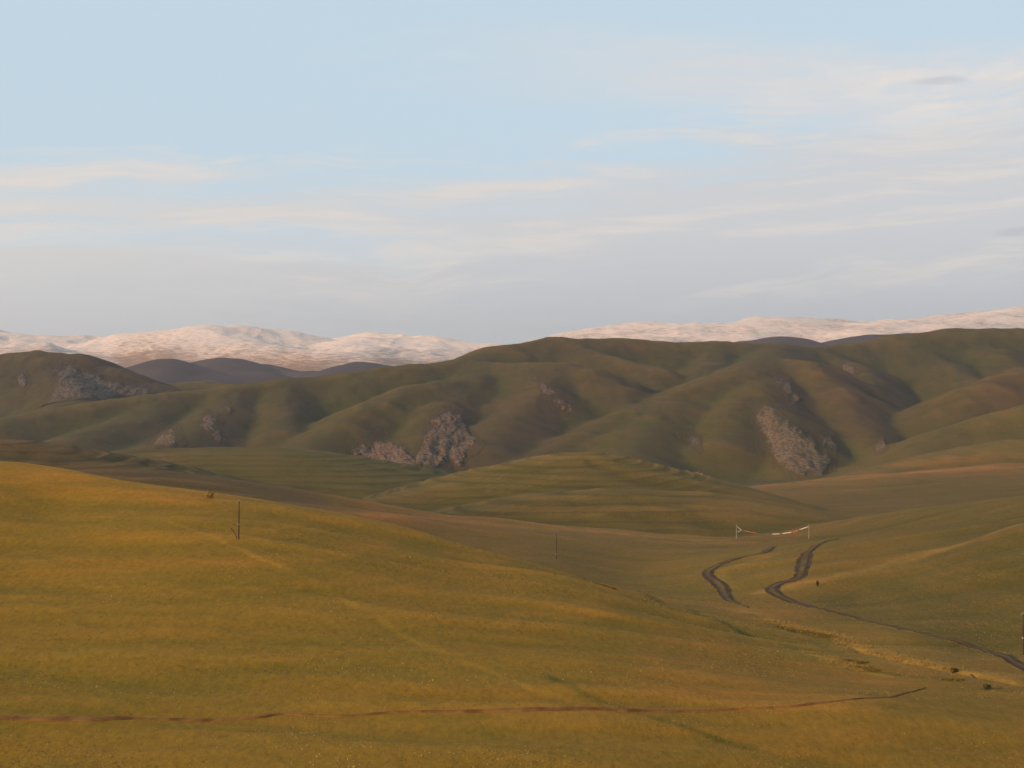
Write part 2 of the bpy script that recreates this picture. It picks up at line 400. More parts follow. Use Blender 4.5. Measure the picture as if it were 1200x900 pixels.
def rock_material(name, pale, warm, dark, grass):
    m, N, b = mat_new(name, .9, .15)
    cover = N.n('ShaderNodeAttribute', attribute_name='cover').outputs['Fac']
    pos = N.n('ShaderNodeTexCoord').outputs['Object']; x, y, z = N.sep(pos)
    tnt = N.n('ShaderNodeAttribute', attribute_name='tint').outputs['Color']
    grass = N.mix(1.0, tnt, (.97, .95, .93), 'MULTIPLY')
    a = N.noise(pos, .09, 6, .7); w = N.noise(N.xyz(x, N.m('ADD', y, 300.0), z), .035, 4, .6)
    k = N.noise(N.xyz(N.m('ADD', x, N.m('MULTIPLY', z, .9)), y, N.m('MULTIPLY', z, .45)), .30, 6, .7)
    c = N.mix(N.ramp(a, .40, .60), pale, warm)
    c = N.mix(N.ramp(w, .48, .62), c, N.mix(.5, warm, pale))
    c = N.mix(N.ramp(k, .54, .42), c, dark)
    c = N.mix(N.ramp(N.m('ADD', N.m('ADD', cover, N.m('MULTIPLY', N.m('SUBTRACT', k, .5), 2.4)), N.m('MULTIPLY', N.m('SUBTRACT', N.noise(N.xyz(x, y, N.m('MULTIPLY', z, .7)), .05, 4, .6), .5), 2.2)), .38, .62), c, grass)
    N.put(b.inputs['Base Color'], c)
    bump(N, b, N.m('ADD', k, a), 1.0, 3.0)
    return m
def snow_material():
    m, N, b = mat_new('thin_snow_on_grass', .85, .2)
    alt = N.n('ShaderNodeAttribute', attribute_name='snow').outputs['Fac']
    pos = N.n('ShaderNodeTexCoord').outputs['Object']; x, y, z = N.sep(pos)
    v = N.xyz(N.m('ADD', N.m('MULTIPLY', x, .020), N.m('MULTIPLY', z, .06)), N.m('MULTIPLY', y, .014), N.m('MULTIPLY', z, .22))
    a = N.noise(v, 1.0, 8, .72, .25)
    v2 = N.xyz(N.m('MULTIPLY', x, .0022), N.m('MULTIPLY', y, .0015), N.m('MULTIPLY', z, .012))
    a2 = N.noise(v2, 1.0, 5, .6)
    s = N.m('ADD', N.m('ADD', alt, N.m('MULTIPLY', N.m('SUBTRACT', a, .5), 2.4)), N.m('MULTIPLY', N.m('SUBTRACT', a2, .5), 1.0))
    grass = N.mix(N.ramp(a2, .4, .6), (.30, .18, .115), (.40, .26, .18))
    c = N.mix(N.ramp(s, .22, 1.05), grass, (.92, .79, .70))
    N.put(b.inputs['Base Color'], c)
    bump(N, b, a, 1.0, 14.0)
    return m
M = {}
M['ground'] = ground_material()
M['snow'] = snow_material()
M['dark'] = simple_mat('hillside_painted_cloud_shade', (.050, .042, .052), (.070, .054, .056), .006, 6, bstr=.5, bdist=6, stretch=(1, .6, 3))  # dark violet base colour stands in for cloud shade on the far hills
def track_material():
    m, N, b = mat_new('rutted_earth', .9, .15)
    ac = N.n('ShaderNodeAttribute', attribute_name='across').outputs['Fac']
    pos = N.n('ShaderNodeTexCoord').outputs['Object']; x, y, z = N.sep(pos)
    k = N.noise(N.xyz(x, N.m('MULTIPLY', y, .5), z), .7, 6, .65); q = N.noise(pos, .12, 3, .5)
    kk = N.m('MULTIPLY', N.m('SUBTRACT', k, .5), .9)
    rut = N.ramp(N.m('ABSOLUTE', N.m('SUBTRACT', N.m('ADD', ac, kk), .52)), .34, .10)
    mid = N.mix(N.ramp(q, .4, .6), (.085, .055, .022), (.12, .088, .026))
    c = N.mix(rut, mid, N.mix(N.ramp(k, .4, .65), (.040, .025, .011), (.075, .048, .021)))
    c = N.mix(N.ramp(N.m('ADD', ac, kk), .78, 1.0), c, (.18, .125, .034))
    N.put(b.inputs['Base Color'], c); bump(N, b, k, .5, .2)
    return m
M['track'] = track_material()
M['verge'] = simple_mat('track_middle_grass', (.10, .075, .020), (.17, .12, .035), .8, 5, bdist=.15)
M['pathgrass'] = simple_mat('trodden_grass', (.22, .125, .030), (.27, .165, .045), .35, 6, bdist=.1)
M['red'] = simple_mat('red_soil', (.13, .055, .016), (.26, .125, .035), .35, 7, bdist=.15, stretch=(1, .5, 1))
M['rock_grey'] = rock_material('grey_pink_rock', (.20, .15, .118), (.225, .135, .070), (.046, .036, .029), (.072, .066, .029))
M['rock_warm'] = rock_material('warm_brown_rock', (.24, .17, .105), (.21, .135, .07), (.075, .058, .034), (.095, .082, .030))
M['scree'] = rock_material('dark_scree', (.19, .155, .125), (.13, .10, .08), (.038, .034, .028), (.062, .057, .031))
M['wood'] = simple_mat('weathered_pole_wood', (.045, .028, .018), (.085, .055, .035), 3, 4, bdist=.01, stretch=(1, 1, .1))
M['white'] = simple_mat('white_paint', (.74, .73, .70), (.82, .81, .78), 6, 3, rough=.6, bstr=.1, bdist=.005)
M['concrete'] = simple_mat('grey_concrete', (.26, .25, .23), (.36, .34, .31), 5, 5, bdist=.01)
M['glass'] = simple_mat('grey_porcelain', (.25, .24, .22), (.35, .34, .32), 4, 2, rough=.25, bstr=.0, spec=.5)
M['redcloth'] = simple_mat('faded_red_cloth', (.34, .085, .060), (.42, .13, .095), 4, 3, rough=.8, bdist=.02)
M['whitecloth'] = simple_mat('white_cloth', (.56, .53, .48), (.66, .63, .58), 4, 3, rough=.8, bdist=.02)
M['rope'] = simple_mat('grey_rope', (.20, .17, .13), (.28, .24, .19), 20, 2)
M['straw'] = simple_mat('straw_yellow_grass', (.28, .18, .050), (.36, .25, .080), .7, 3, bstr=0)
M['olive'] = simple_mat('olive_green_grass', (.16, .12, .024), (.22, .155, .034), .7, 3, bstr=0)
M['pale'] = simple_mat('pale_dry_flowerheads', (.42, .31, .10), (.56, .44, .18), .9, 2, bstr=0)
M['bush'] = simple_mat('dark_shrub_leaves', (.030, .034, .012), (.060, .060, .020), 2, 3, bstr=0)
M['olive_leaf'] = simple_mat('olive_shrub_leaves', (.07, .065, .02), (.11, .095, .03), 2, 3, bstr=0)
M['twig'] = simple_mat('brown_twig', (.05, .035, .02), (.08, .055, .03), 4, 3)

# ------------------------------------------------------------------ terrain sheets
us = np.linspace(-260, 1460, 861)
rs = np.concatenate([np.exp(np.linspace(math.log(12), math.log(150), 36, endpoint=False)),
                     np.exp(np.linspace(math.log(150), math.log(540), 380, endpoint=False)),
                     np.exp(np.linspace(math.log(540), math.log(1150), 190, endpoint=False)),
                     np.exp(np.linspace(math.log(1150), math.log(3300), 310))])
U, RR = np.meshgrid(us, rs)
X = (U - 600) / F * RR; Y = RR
Z = H(X, Y)
# concavity on the big hills -> moist hollows; smoothed land minus land
def blur(a, k):
    for ax in (0, 1):
        c = np.cumsum(np.pad(a, [(k + 1, k) if i == ax else (0, 0) for i in (0, 1)], mode='edge'), axis=ax)
        a = (np.take(c, range(2 * k + 1, c.shape[ax]), ax) - np.take(c, range(0, c.shape[ax] - 2 * k - 1), ax)) / (2 * k + 1)
    return a
conc = blur(blur(Z, 9), 9) - Z
moist = sstep(.5, 4.5, conc) * sstep(1150, 1400, Y)
dry_top = sstep(.5, 5, -conc) * sstep(1150, 1400, Y)
asp = blur(Z, 3); gx = np.gradient(asp, axis=1) / np.gradient(X, axis=1)
aspect = np.clip(-gx * 2.6, -1, 1) * sstep(1150, 1350, Y)      # + faces right (tint more violet), - faces left (tint yellower)
# colour of the grass by place, cloud shade painted into the middle hills: (photo x, distance, colour)
sw = [(0,170,(.215,.125,.020)),(400,170,(.205,.125,.022)),(800,175,(.215,.125,.028)),(1200,185,(.185,.110,.030)),
      (0,230,(.205,.128,.022)),(350,230,(.200,.125,.024)),(650,240,(.215,.122,.026)),(850,235,(.235,.120,.034)),(1000,230,(.240,.125,.040)),
      (0,300,(.260,.140,.022)),(150,290,(.225,.132,.022)),(300,290,(.235,.130,.026)),(480,290,(.235,.125,.028)),(600,290,(.240,.125,.030)),
      (0,340,(.300,.150,.026)),(200,335,(.300,.150,.030)),(400,325,(.270,.135,.032)),(700,300,(.240,.125,.032)),
      (1000,262,(.180,.118,.034)),(1180,240,(.165,.105,.034)),(850,320,(.190,.115,.036)),
      (1150,300,(.105,.082,.028)),(1050,330,(.105,.082,.028)),(1200,350,(.095,.076,.026)),(1150,385,(.105,.080,.028)),(1030,375,(.130,.092,.030)),
      (880,380,(.150,.105,.032)),(800,420,(.150,.102,.034)),(650,420,(.142,.094,.036)),(560,440,(.155,.094,.036)),(480,480,(.165,.088,.036)),(650,500,(.170,.105,.044)),(500,490,(.180,.105,.042)),(800,495,(.150,.100,.040)),
      (930,450,(.130,.095,.032)),(880,500,(.150,.095,.038)),(1000,480,(.105,.080,.028)),
      (700,625,(.115,.086,.036)),(560,610,(.088,.070,.032)),(820,620,(.125,.088,.036)),(700,780,(.122,.090,.036)),(560,740,(.108,.086,.034)),(450,720,(.085,.068,.034)),(800,770,(.130,.092,.036)),
      (900,680,(.140,.092,.036)),(1100,650,(.135,.090,.040)),(1000,800,(.120,.082,.038)),(1200,700,(.120,.084,.034)),
      (250,900,(.096,.080,.038)),(400,900,(.092,.078,.036)),(100,900,(.092,.075,.038)),(50,680,(.085,.062,.036)),(150,500,(.090,.062,.038)),(300,480,(.105,.070,.040)),
      (1000,1010,(.150,.095,.046)),(1150,1030,(.165,.098,.046)),(1100,900,(.110,.080,.036)),(850,1150,(.080,.068,.036)),(400,1150,(.058,.060,.032)),(600,1150,(.054,.058,.030)),(600,1000,(.060,.062,.030)),(760,1200,(.056,.056,.032)),
      (100,1700,(.066,.062,.036)),(260,1700,(.068,.062,.036)),(60,2100,(.062,.056,.042)),(430,1650,(.072,.064,.032)),(600,1600,(.074,.060,.040)),(560,1900,(.066,.060,.034)),(700,1800,(.068,.058,.036)),
      (760,1500,(.076,.068,.032)),(850,1650,(.090,.074,.032)),(900,1500,(.082,.070,.032)),(980,1700,(.082,.062,.040)),(1100,1700,(.074,.064,.034)),(1170,1700,(.080,.060,.040)),
      (700,2200,(.070,.060,.034)),(950,2200,(.066,.060,.034)),(1150,2250,(.062,.058,.032)),(1150,1400,(.088,.076,.036)),(1000,1350,(.105,.085,.036)),(1150,1200,(.120,.092,.040)),
      (400,2000,(.064,.060,.034)),(240,2600,(.070,.066,.036))]
def tint_at(u, r):
    p, q = _pq(u, r); num = np.zeros(u.shape + (3,)); den = np.zeros(u.shape)
    for su, sr, c in sw:
        sp, sq = _pq(float(su), float(sr)); w = 1.0 / ((p - sp) ** 2 + (q - sq) ** 2 + .02) ** 3.0
        num += w[..., None] * np.array(c); den += w
    return num / den[..., None] * np.array([1.24, 1.16, .80])
uw = U + 16 * fbm(X / 60, Y / 60, 3, 71); rw = RR * (1 + .05 * fbm(X / 90 + 9, Y / 60, 3, 73))
T = tint_at(uw, rw)
T = T * (1 + np.clip(aspect, 0, 1)[..., None] * np.array([.0, -.12, .16])) * (1 + np.clip(-aspect, 0, 1)[..., None] * np.array([.05, .05, -.08]))
T = T * (1 + sstep(1100, 1350, Y)[..., None] * np.array([-.13, -.15, .0]))  # middle hills darkened in the tint in place of cloud shade
near_tone = np.array([.250, .150, .016]) * np.where(U > 700, .93, 1.0)[..., None]
T = T + (near_tone - T) * (.55 * (RR < np.interp(U, [-260, 600, 850, 1000, 1200, 1460], [370, 325, 300, 255, 225, 215])))[..., None]
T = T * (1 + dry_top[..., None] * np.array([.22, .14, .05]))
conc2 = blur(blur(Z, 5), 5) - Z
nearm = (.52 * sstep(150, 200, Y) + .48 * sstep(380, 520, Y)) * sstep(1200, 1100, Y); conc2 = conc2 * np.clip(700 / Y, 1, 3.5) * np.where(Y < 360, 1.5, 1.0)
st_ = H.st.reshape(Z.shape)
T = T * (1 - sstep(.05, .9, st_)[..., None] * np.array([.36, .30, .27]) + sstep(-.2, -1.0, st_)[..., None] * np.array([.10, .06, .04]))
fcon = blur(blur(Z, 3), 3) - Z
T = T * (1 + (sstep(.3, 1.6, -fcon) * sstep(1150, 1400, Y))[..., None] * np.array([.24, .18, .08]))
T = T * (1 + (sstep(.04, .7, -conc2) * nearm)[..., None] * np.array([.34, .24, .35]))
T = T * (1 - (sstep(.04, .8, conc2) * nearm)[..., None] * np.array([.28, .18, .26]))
def pm(px, w, rmin=140):
    x, y, z = hit([p[0] for p in px], [p[1] for p in px], rmin)
    d = np.full(X.shape, 1e9); k = (Y > y.min() - 15) & (Y < y.max() + 15)
    d[k] = path_dist(X[k] + .8 * fbm(X[k] / 3, Y[k] / 3, 3, 51), Y[k] + 1.2 * fbm(X[k] / 4, Y[k] / 4, 3, 52), list(zip(x, y)))
    return (np.exp(-(d / w) ** 2) * (1 + 1.2 * np.clip(fbm(X / 5, Y / 5, 3, 53), -.7, .5)))[..., None]
FOOT = [(200, 612), (290, 648), (380, 690), (440, 722), (500, 757), (560, 782), (620, 806), (670, 820)]
T = T * (1 + pm(FOOT, .9) * np.array([.28, .22, .18]))
T = T * (1 - pm([(640, 790), (690, 815), (740, 832), (800, 850), (880, 876)], .9) * np.array([.45, .28, .3]))
GUL = [(860, 712), (900, 728), (940, 738), (985, 748), (1020, 762), (1060, 774), (1110, 784), (1180, 797)]
T = T * (1 + pm(GUL, 3.0) * np.array([.28, .30, .25]))
T = T * (1 + pm([(940, 765), (975, 776), (1010, 786), (1040, 792)], 1.6) * np.array([.35, .35, .2]))
for e_ in ([(880, 722), (930, 741), (972, 748)], [(930, 752), (965, 759)], [(1000, 784), (1050, 790)], [(760, 700), (820, 722), (880, 745)], [(1080, 794), (1120, 797)]):
    T = T * (1 - pm(e_, 1.3) * np.array([.50, .34, .4]))
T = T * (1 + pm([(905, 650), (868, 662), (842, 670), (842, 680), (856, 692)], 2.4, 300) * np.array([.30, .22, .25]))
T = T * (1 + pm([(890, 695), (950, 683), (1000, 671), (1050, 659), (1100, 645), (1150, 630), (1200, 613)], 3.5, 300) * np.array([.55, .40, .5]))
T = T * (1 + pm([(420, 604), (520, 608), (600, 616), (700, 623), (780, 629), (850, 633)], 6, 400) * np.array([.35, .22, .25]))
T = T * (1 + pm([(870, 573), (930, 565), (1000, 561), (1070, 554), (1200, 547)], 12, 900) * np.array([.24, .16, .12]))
banding = np.clip(.66 - .1 * sstep(560, 640, Y) * sstep(1150, 1050, Y) - .45 * sstep(1150, 1300, Y) - .25 * sstep(330, 430, Y) * sstep(560, 520, Y), 0, 1)
def cut(pts): return np.interp(us, [p[0] for p in pts], [p[1] for p in pts])
c_a = cut([(-260, 385), (0, 385), (160, 372), (320, 362), (470, 345), (600, 330), (760, 312), (850, 318), (1000, 267), (1110, 247), (1200, 236), (1460, 222)])
c_b = cut([(-260, 440), (200, 440), (400, 545), (600, 550), (850, 545), (1000, 560), (1150, 480), (1460, 480)])
c_c = np.full(us.shape, 1150.0)
edges = [np.full(us.shape, -1.0), c_a, c_b, c_c, np.full(us.shape, 9e9)]
names = [('grassy_slope', 'golden grass slope in the foreground falling to the gully on the right'),
         ('valley_floor', 'brown green valley floor with the wheel tracks and the knoll on the right'),
         ('terraced_hills', 'low rounded hills striped with contour steps behind the valley'),
         ('green_hills', 'tall dull green hills with folded spurs and rocky patches')]
Fall = grid_faces(len(rs), len(us))
jj = Fall[:, 0] % len(us); rr_f = RR.ravel()[Fall[:, 0]]
V = np.stack([X, Y, Z], -1).reshape(-1, 3)
for k, (nm, lab) in enumerate(names):
    sel = (rr_f > edges[k][jj]) & (rr_f <= edges[k + 1][jj])
    fs = Fall[sel]; idx, inv = np.unique(fs, return_inverse=True)
    me = mesh_np(nm, V[idx], inv.reshape(fs.shape))
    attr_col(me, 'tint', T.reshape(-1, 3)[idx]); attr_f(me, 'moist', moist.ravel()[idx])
    attr_f(me, 'banding', banding.ravel()[idx]); attr_f(me, 'far', sstep(500, 1400, Y).ravel()[idx])
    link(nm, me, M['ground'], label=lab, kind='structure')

# far plain under everything, out to the horizon
fx = np.linspace(-22000, 22000, 60); fy = np.concatenate([[-3000, -1500, -500, 0], np.linspace(800, 30000, 60)])
GX, GY = np.meshgrid(fx, fy); GZ = -150 - 0.0 * GX + fbm(GX / 2500, GY / 2500, 3, 3) * 8
me = mesh_np('plain', np.stack([GX, GY, GZ], -1).reshape(-1, 3), grid_faces(len(fy), len(fx)))
attr_col(me, 'tint', np.tile([[.08, .07, .04]], (GX.size, 1))); attr_f(me, 'moist', np.zeros(GX.size)); attr_f(me, 'banding', np.zeros(GX.size)); attr_f(me, 'far', np.ones(GX.size))
link('plain', me, M['ground'], label='flat steppe running on beyond the hills', kind='structure')

# ------------------------------------------------------------------ far ranges
def range_mesh(name, ridges, k, r0, r1, nr, nc, floor, noise_fn, mat, label, u0=-330, u1=1530, snow=None, warpa=.5):
    u_ = np.linspace(u0, u1, nc); r_ = np.linspace(r0, r1, nr); U_, R_ = np.meshgrid(u_, r_)
    X_ = (U_ - 600) / F * R_; Y_ = R_
    s_ = R_.mean() / 9
    z = ridge_eval(X_ + warpa * .12 * s_ * fbm(X_ / s_ * 1.3, Y_ / s_ * 1.3, 3, 5), Y_ + warpa * .12 * s_ * fbm(X_ / s_ * 1.3 + 9, Y_ / s_ * 1.3, 3, 6), ridges, k, np.full(X_.shape, float(floor)))
    z = z + noise_fn(X_, Y_, z)
    me = mesh_np(name, np.stack([X_, Y_, z], -1).reshape(-1, 3), grid_faces(nr, nc))
    if snow: attr_f(me, 'snow', snow(U_, z).ravel())
    return link(name, me, mat, label=label, kind='structure')
sil = [(-330, 392), (-60, 386), (0, 387), (60, 393), (120, 403), (150, 402), (200, 389), (250, 384), (290, 383), (340, 389), (385, 398), (430, 394), (470, 396), (520, 403), (570, 406), (592, 410), (625, 425)]
silr = [(640, 425), (668, 405), (685, 394), (705, 387), (740, 380), (790, 379), (850, 381), (900, 376), (960, 377), (1020, 381), (1080, 374), (1140, 366), (1200, 363), (1530, 350)]
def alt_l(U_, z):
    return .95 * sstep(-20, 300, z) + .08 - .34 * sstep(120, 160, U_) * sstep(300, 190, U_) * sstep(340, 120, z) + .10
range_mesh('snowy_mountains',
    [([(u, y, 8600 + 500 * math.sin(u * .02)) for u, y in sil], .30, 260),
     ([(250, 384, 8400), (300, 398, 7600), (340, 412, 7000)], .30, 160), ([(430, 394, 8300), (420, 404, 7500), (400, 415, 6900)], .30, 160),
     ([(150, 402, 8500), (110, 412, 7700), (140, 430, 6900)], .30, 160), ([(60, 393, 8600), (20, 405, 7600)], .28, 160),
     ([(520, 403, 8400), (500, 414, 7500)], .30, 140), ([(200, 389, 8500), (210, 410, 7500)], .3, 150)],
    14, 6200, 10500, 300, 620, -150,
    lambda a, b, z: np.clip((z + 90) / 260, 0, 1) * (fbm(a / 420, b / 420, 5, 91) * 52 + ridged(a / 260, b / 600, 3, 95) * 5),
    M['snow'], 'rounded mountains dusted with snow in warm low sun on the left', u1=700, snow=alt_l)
range_mesh('snowy_ridge',
    [([(u, y, 9400 + 500 * math.sin(u * .013)) for u, y in silr], .26, 300),
     ([(740, 379, 9300), (760, 396, 8300)], .28, 160), ([(900, 376, 9300), (880, 395, 8200)], .28, 160), ([(1080, 374, 9300), (1010, 388, 8300)], .28, 180),
     ([(1200, 363, 9300), (1100, 384, 8200)], .28, 180)],
    14, 6600, 11500, 260, 560, -150,
    lambda a, b, z: np.clip((z + 90) / 260, 0, 1) * (fbm(a / 420, b / 420, 5, 191) * 36 + ridged(a / 260, b / 600, 3, 195) * 5),
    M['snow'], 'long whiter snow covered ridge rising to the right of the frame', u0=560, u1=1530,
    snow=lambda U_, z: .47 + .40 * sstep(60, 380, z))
range_mesh('dark_hills',
    [([(120, 448, 4200), (155, 436, 4200), (196, 422, 4200), (225, 430, 4250), (255, 434, 4300), (310, 434, 4300)], .36, 60),
     ([(225, 429, 4700), (262, 417, 4800), (300, 424, 4900), (345, 431, 4800), (385, 431, 4700), (425, 421, 4700), (450, 424, 4700), (480, 431, 4700), (600, 440, 4800)], .34, 90),
     ([(196, 422, 4200), (185, 445, 3800)], .36, 50), ([(255, 434, 4300), (250, 450, 3900)], .36, 60), ([(425, 421, 4700), (390, 436, 4200)], .34, 60)],
    8, 3500, 5600, 150, 420, -150,
    lambda a, b, z: np.clip((z + 90) / 60, 0, 1) * (fbm(a / 260, b / 260, 4, 291) * 14 - 8),
    M['dark'], 'dark violet hills with cloud shade painted into their colour in front of the snowy mountains on the left', u0=40, u1=640)
range_mesh('distant_hills',
    [([(830, 410, 4400), (870, 402, 4400), (905, 397, 4400), (935, 397, 4400), (955, 406, 4400), (990, 420, 4400)], .36, 60),
     ([(950, 412, 4900), (985, 403, 4900), (1030, 393, 4900), (1070, 391, 4900), (1150, 398, 4900), (1500, 400, 4900)], .30, 90),
     ([(905, 397, 4400), (900, 420, 4000)], .36, 50), ([(1030, 393, 4900), (1000, 415, 4400)], .30, 80)],
    8, 3600, 5600, 110, 360, -150,
    lambda a, b, z: np.clip((z + 90) / 60, 0, 1) * (fbm(a / 260, b / 260, 4, 391) * 14),
    M['dark'], 'small dark hills showing over the saddle below the right snow ridge', u0=780, u1=1530)

# ------------------------------------------------------------------ tracks
def smooth_path(pts, step):
    pts = np.array(pts, float); out = []
    n_ = len(pts); ext = np.vstack([2 * pts[0] - pts[1], pts, 2 * pts[-1] - pts[-2]])
    for i in range(1, n_):
        p0, p1, p2, p3 = ext[i - 1], ext[i], ext[i + 1], ext[i + 2]
        m_ = max(2, int(np.linalg.norm(p2 - p1) / step))
        for t in np.linspace(0, 1, m_, endpoint=False):
            out.append(.5 * ((2 * p1) + (-p0 + p2) * t + (2 * p0 - 5 * p1 + 4 * p2 - p3) * t * t + (-p0 + 3 * p1 - 3 * p2 + p3) * t ** 3))
    out.append(pts[-1]); return np.array(out)
def ribbon(name, px, half, mat, label, rmin=140, nc=13, lift=.10, ruts=0.0, step=1.2, jitter=.25, attr=None, parent=None, kind='structure', side=None):
    x, y, z = hit([p[0] for p in px], [p[1] for p in px], rmin)
    path = smooth_path(np.stack([x, y], 1), step)
    tg = np.gradient(path, axis=0); tg /= np.linalg.norm(tg, axis=1)[:, None] + 1e-9
    nm = np.stack([tg[:, 1], -tg[:, 0]], 1)
    tt = np.linspace(0, 1, len(path)); hw = np.interp(tt, np.linspace(0, 1, len(half)), half) if isinstance(half, (list, tuple)) else np.full(len(path), half)
    c_ = np.linspace(-1, 1, nc)
    jl = 1 + jitter * 2 * fbm(tt * len(path) / 6, tt * 0, 3, 5); jr = 1 + jitter * 2 * fbm(tt * len(path) / 6, tt * 0 + 9, 3, 8)
    off = c_[None, :] * hw[:, None] * np.where(c_[None, :] < 0, jl[:, None], jr[:, None])
    if side is not None: off = off + side
    PX = path[:, 0][:, None] + nm[:, 0][:, None] * off; PY = path[:, 1][:, None] + nm[:, 1][:, None] * off
    PZ = H(PX, PY) + lift * (1 - np.abs(c_) ** 6)[None, :] - .25 * (np.abs(c_) > .99)[None, :]
    if ruts: PZ = PZ - ruts * np.exp(-((np.abs(c_) - .55) / .2) ** 2)[None, :]
    PZ = PZ + .05 * fbm(PX, PY, 3, 77)
    me = mesh_np(name, np.stack([PX, PY, PZ], -1).reshape(-1, 3), grid_faces(len(path), nc))
    attr_f(me, 'across', np.tile(np.abs(c_), len(path)))
    return link(name, me, mat, parent, label=label, kind=kind)
trk_l = [(911, 641), (895, 648), (868, 655), (848, 660), (836, 666), (830, 672), (835, 679), (844, 686), (848, 694), (853, 702), (864, 708), (877, 712)]
trk_r = [(983, 632), (965, 636), (950, 645), (943, 656), (940, 670), (932, 680), (914, 684), (905, 690), (909, 697), (930, 706), (960, 714), (1000, 724), (1050, 736), (1100, 747), (1140, 758), (1170, 768), (1200, 783), (1240, 800)]
ribbon('dirt_track', trk_l, [.4, 1.9, 2.0, 2.2, 2.0, 1.7, .25], M['track'], 'dark muddy track winding down the valley floor on the left', lift=.22, ruts=.12)
ribbon('dirt_track', trk_r, [.25, 1.5, 2.5, 2.5, 1.9, 1.6, 1.2, 1.1, 1.3, 1.9, 2.0], M['track'], 'long dark rutted track curving from the flag line to the right edge', lift=.22, ruts=.12)
ribbon('earth_bank', [(-40, 843), (20, 842), (100, 843), (150, 842), (210, 841), (300, 839), (330, 837), (400, 836), (480, 834), (560, 832), (640, 831), (720, 832), (790, 832), (860, 830), (930, 828), (990, 824), (1040, 818), (1085, 806)],
       [.7, .8, .7, .6, .35, .4, .7, .8, .7, .5, .45, .35, .4, .25, .04], M['red'], 'thin bare red soil bank crossing the foreground slope', lift=.14, jitter=.55)
ribbon('stream_bank', [(1138, 791), (1150, 795), (1170, 798), (1200, 803), (1240, 808)], [.1, .32, .4, .3], M['track'], 'dark undercut bank of the gully at the right edge', lift=.15, jitter=.5)

# ------------------------------------------------------------------ rocky outcrops
def lookT(u, r):
    i = np.clip(np.searchsorted(rs, r), 0, len(rs) - 1); j = np.clip(np.round((u + 260) / 2).astype(int), 0, len(us) - 1)
    return T[i, j]
def outcrop(poly, mat, label, amp, rmin=1000, step=.9, strat=0.0, cov=0.0, seed=1, feather=8.0):
    poly = np.array(poly, float)
    x0, y0 = poly.min(0) - 9; x1, y1 = poly.max(0) + 9
    gu = np.arange(x0, x1, step); gy = np.arange(y1, y0, -step)
    GU, GYp = np.meshgrid(gu, gy)
    hx, hy, hz = hit(GU.ravel(), GYp.ravel(), rmin)
    hx = hx.reshape(GU.shape); hy = hy.reshape(GU.shape)
    # signed distance to the outline, in photo pixels, used only to shape the outline on the hillside
    ins = np.zeros(GU.shape, bool); dist = np.full(GU.shape, 1e9)
    for (ax, ay), (bx, by) in zip(poly, np.roll(poly, -1, 0)):
        cond = ((ay > GYp) != (by > GYp)) & (GU < (bx - ax) * (GYp - ay) / (by - ay + 1e-9) + ax)
        ins ^= cond
        t = np.clip(((GU - ax) * (bx - ax) + (GYp - ay) * (by - ay)) / ((bx - ax) ** 2 + (by - ay) ** 2), 0, 1)
        dist = np.minimum(dist, np.hypot(GU - ax - t * (bx - ax), GYp - ay - t * (by - ay)))
    sd = np.where(ins, dist, -dist) + min(9, 3 + feather) * fbm(GU / 12, GYp / 12, 4, seed)
    feather = min(feather, max(1.5, sd.max() * .75)); amp = amp * .62
    m = sstep(-1.5, feather, sd)
    hz = H(hx, hy)
    # local normal
    rg = ridged(hx / 26 + hz / 30, hy / 60 + hz / 14, 5, seed + 3) * .5 + fbm(hx / 7, hz / 7, 4, seed + 5) * 1.1
    lift = m * amp * (.35 + .55 * rg) - (1 - sstep(-6, -4, sd)) * 1.5 + .25
    lift = np.minimum(lift, amp * 1.3)
    vx = -hx / hy; # push towards the valley (mostly -Y) and up
    PX = hx + lift * .15 * vx; PY = hy - lift * .75; PZ = hz + lift * .75
    fc = grid_faces(len(gy), len(gu)); keep = (sd.ravel()[fc] > -6).any(1)
    # drop faces that jump across an occluding edge
    dy_ = np.abs(hy.ravel()[fc] - hy.ravel()[fc[:, :1]]).max(1); keep &= dy_ < 22
    fs = fc[keep]; lab = np.arange(GU.size)
    while True:                                   # keep the one largest connected sheet
        mn = lab[fs].min(1); new = lab.copy(); np.minimum.at(new, fs.ravel(), np.repeat(mn, 4)); new = new[new]
        if (new == lab).all(): break
        lab = new
    ids, cnt = np.unique(lab[fs[:, 0]], return_counts=True); fs = fs[lab[fs[:, 0]] == ids[cnt.argmax()]]
    idx, inv = np.unique(fs, return_inverse=True)
    Vv = np.stack([PX, PY, PZ], -1).reshape(-1, 3)[idx]
    base_ = Vv.mean(0); base_[2] = Vv[:, 2].min()
    me = mesh_np('rock_outcrop', Vv - base_, inv.reshape(fs.shape), smooth=True)
    attr_col(me, 'tint', lookT(GU, hy).reshape(-1, 3)[idx])
    attr_f(me, 'cover', ((1 - sstep(-2, feather, sd)) * 1.1 + cov * .5 + .25 * (sd < -2)).ravel()[idx])
    o = link('rock_outcrop', me, mat, label=label, cat='rock outcrop', group='rocky patches on the green hills')
    o.location = base_
    return o
G = M['rock_grey']; Wm = M['rock_warm']; S_ = M['scree']
outcrop([(406, 548), (412, 530), (428, 518), (446, 510), (458, 512), (470, 520), (484, 530), (492, 552)], G, 'grey pink crag at the foot of the middle hill, left one of the pair', 6, 1250, seed=2)
outcrop([(484, 550), (488, 530), (494, 512), (508, 492), (524, 480), (538, 484), (548, 500), (562, 520), (556, 532), (545, 540), (540, 550)], G, 'largest grey crag with orange stained rocks, right one of the pair', 8, 1250, seed=5)
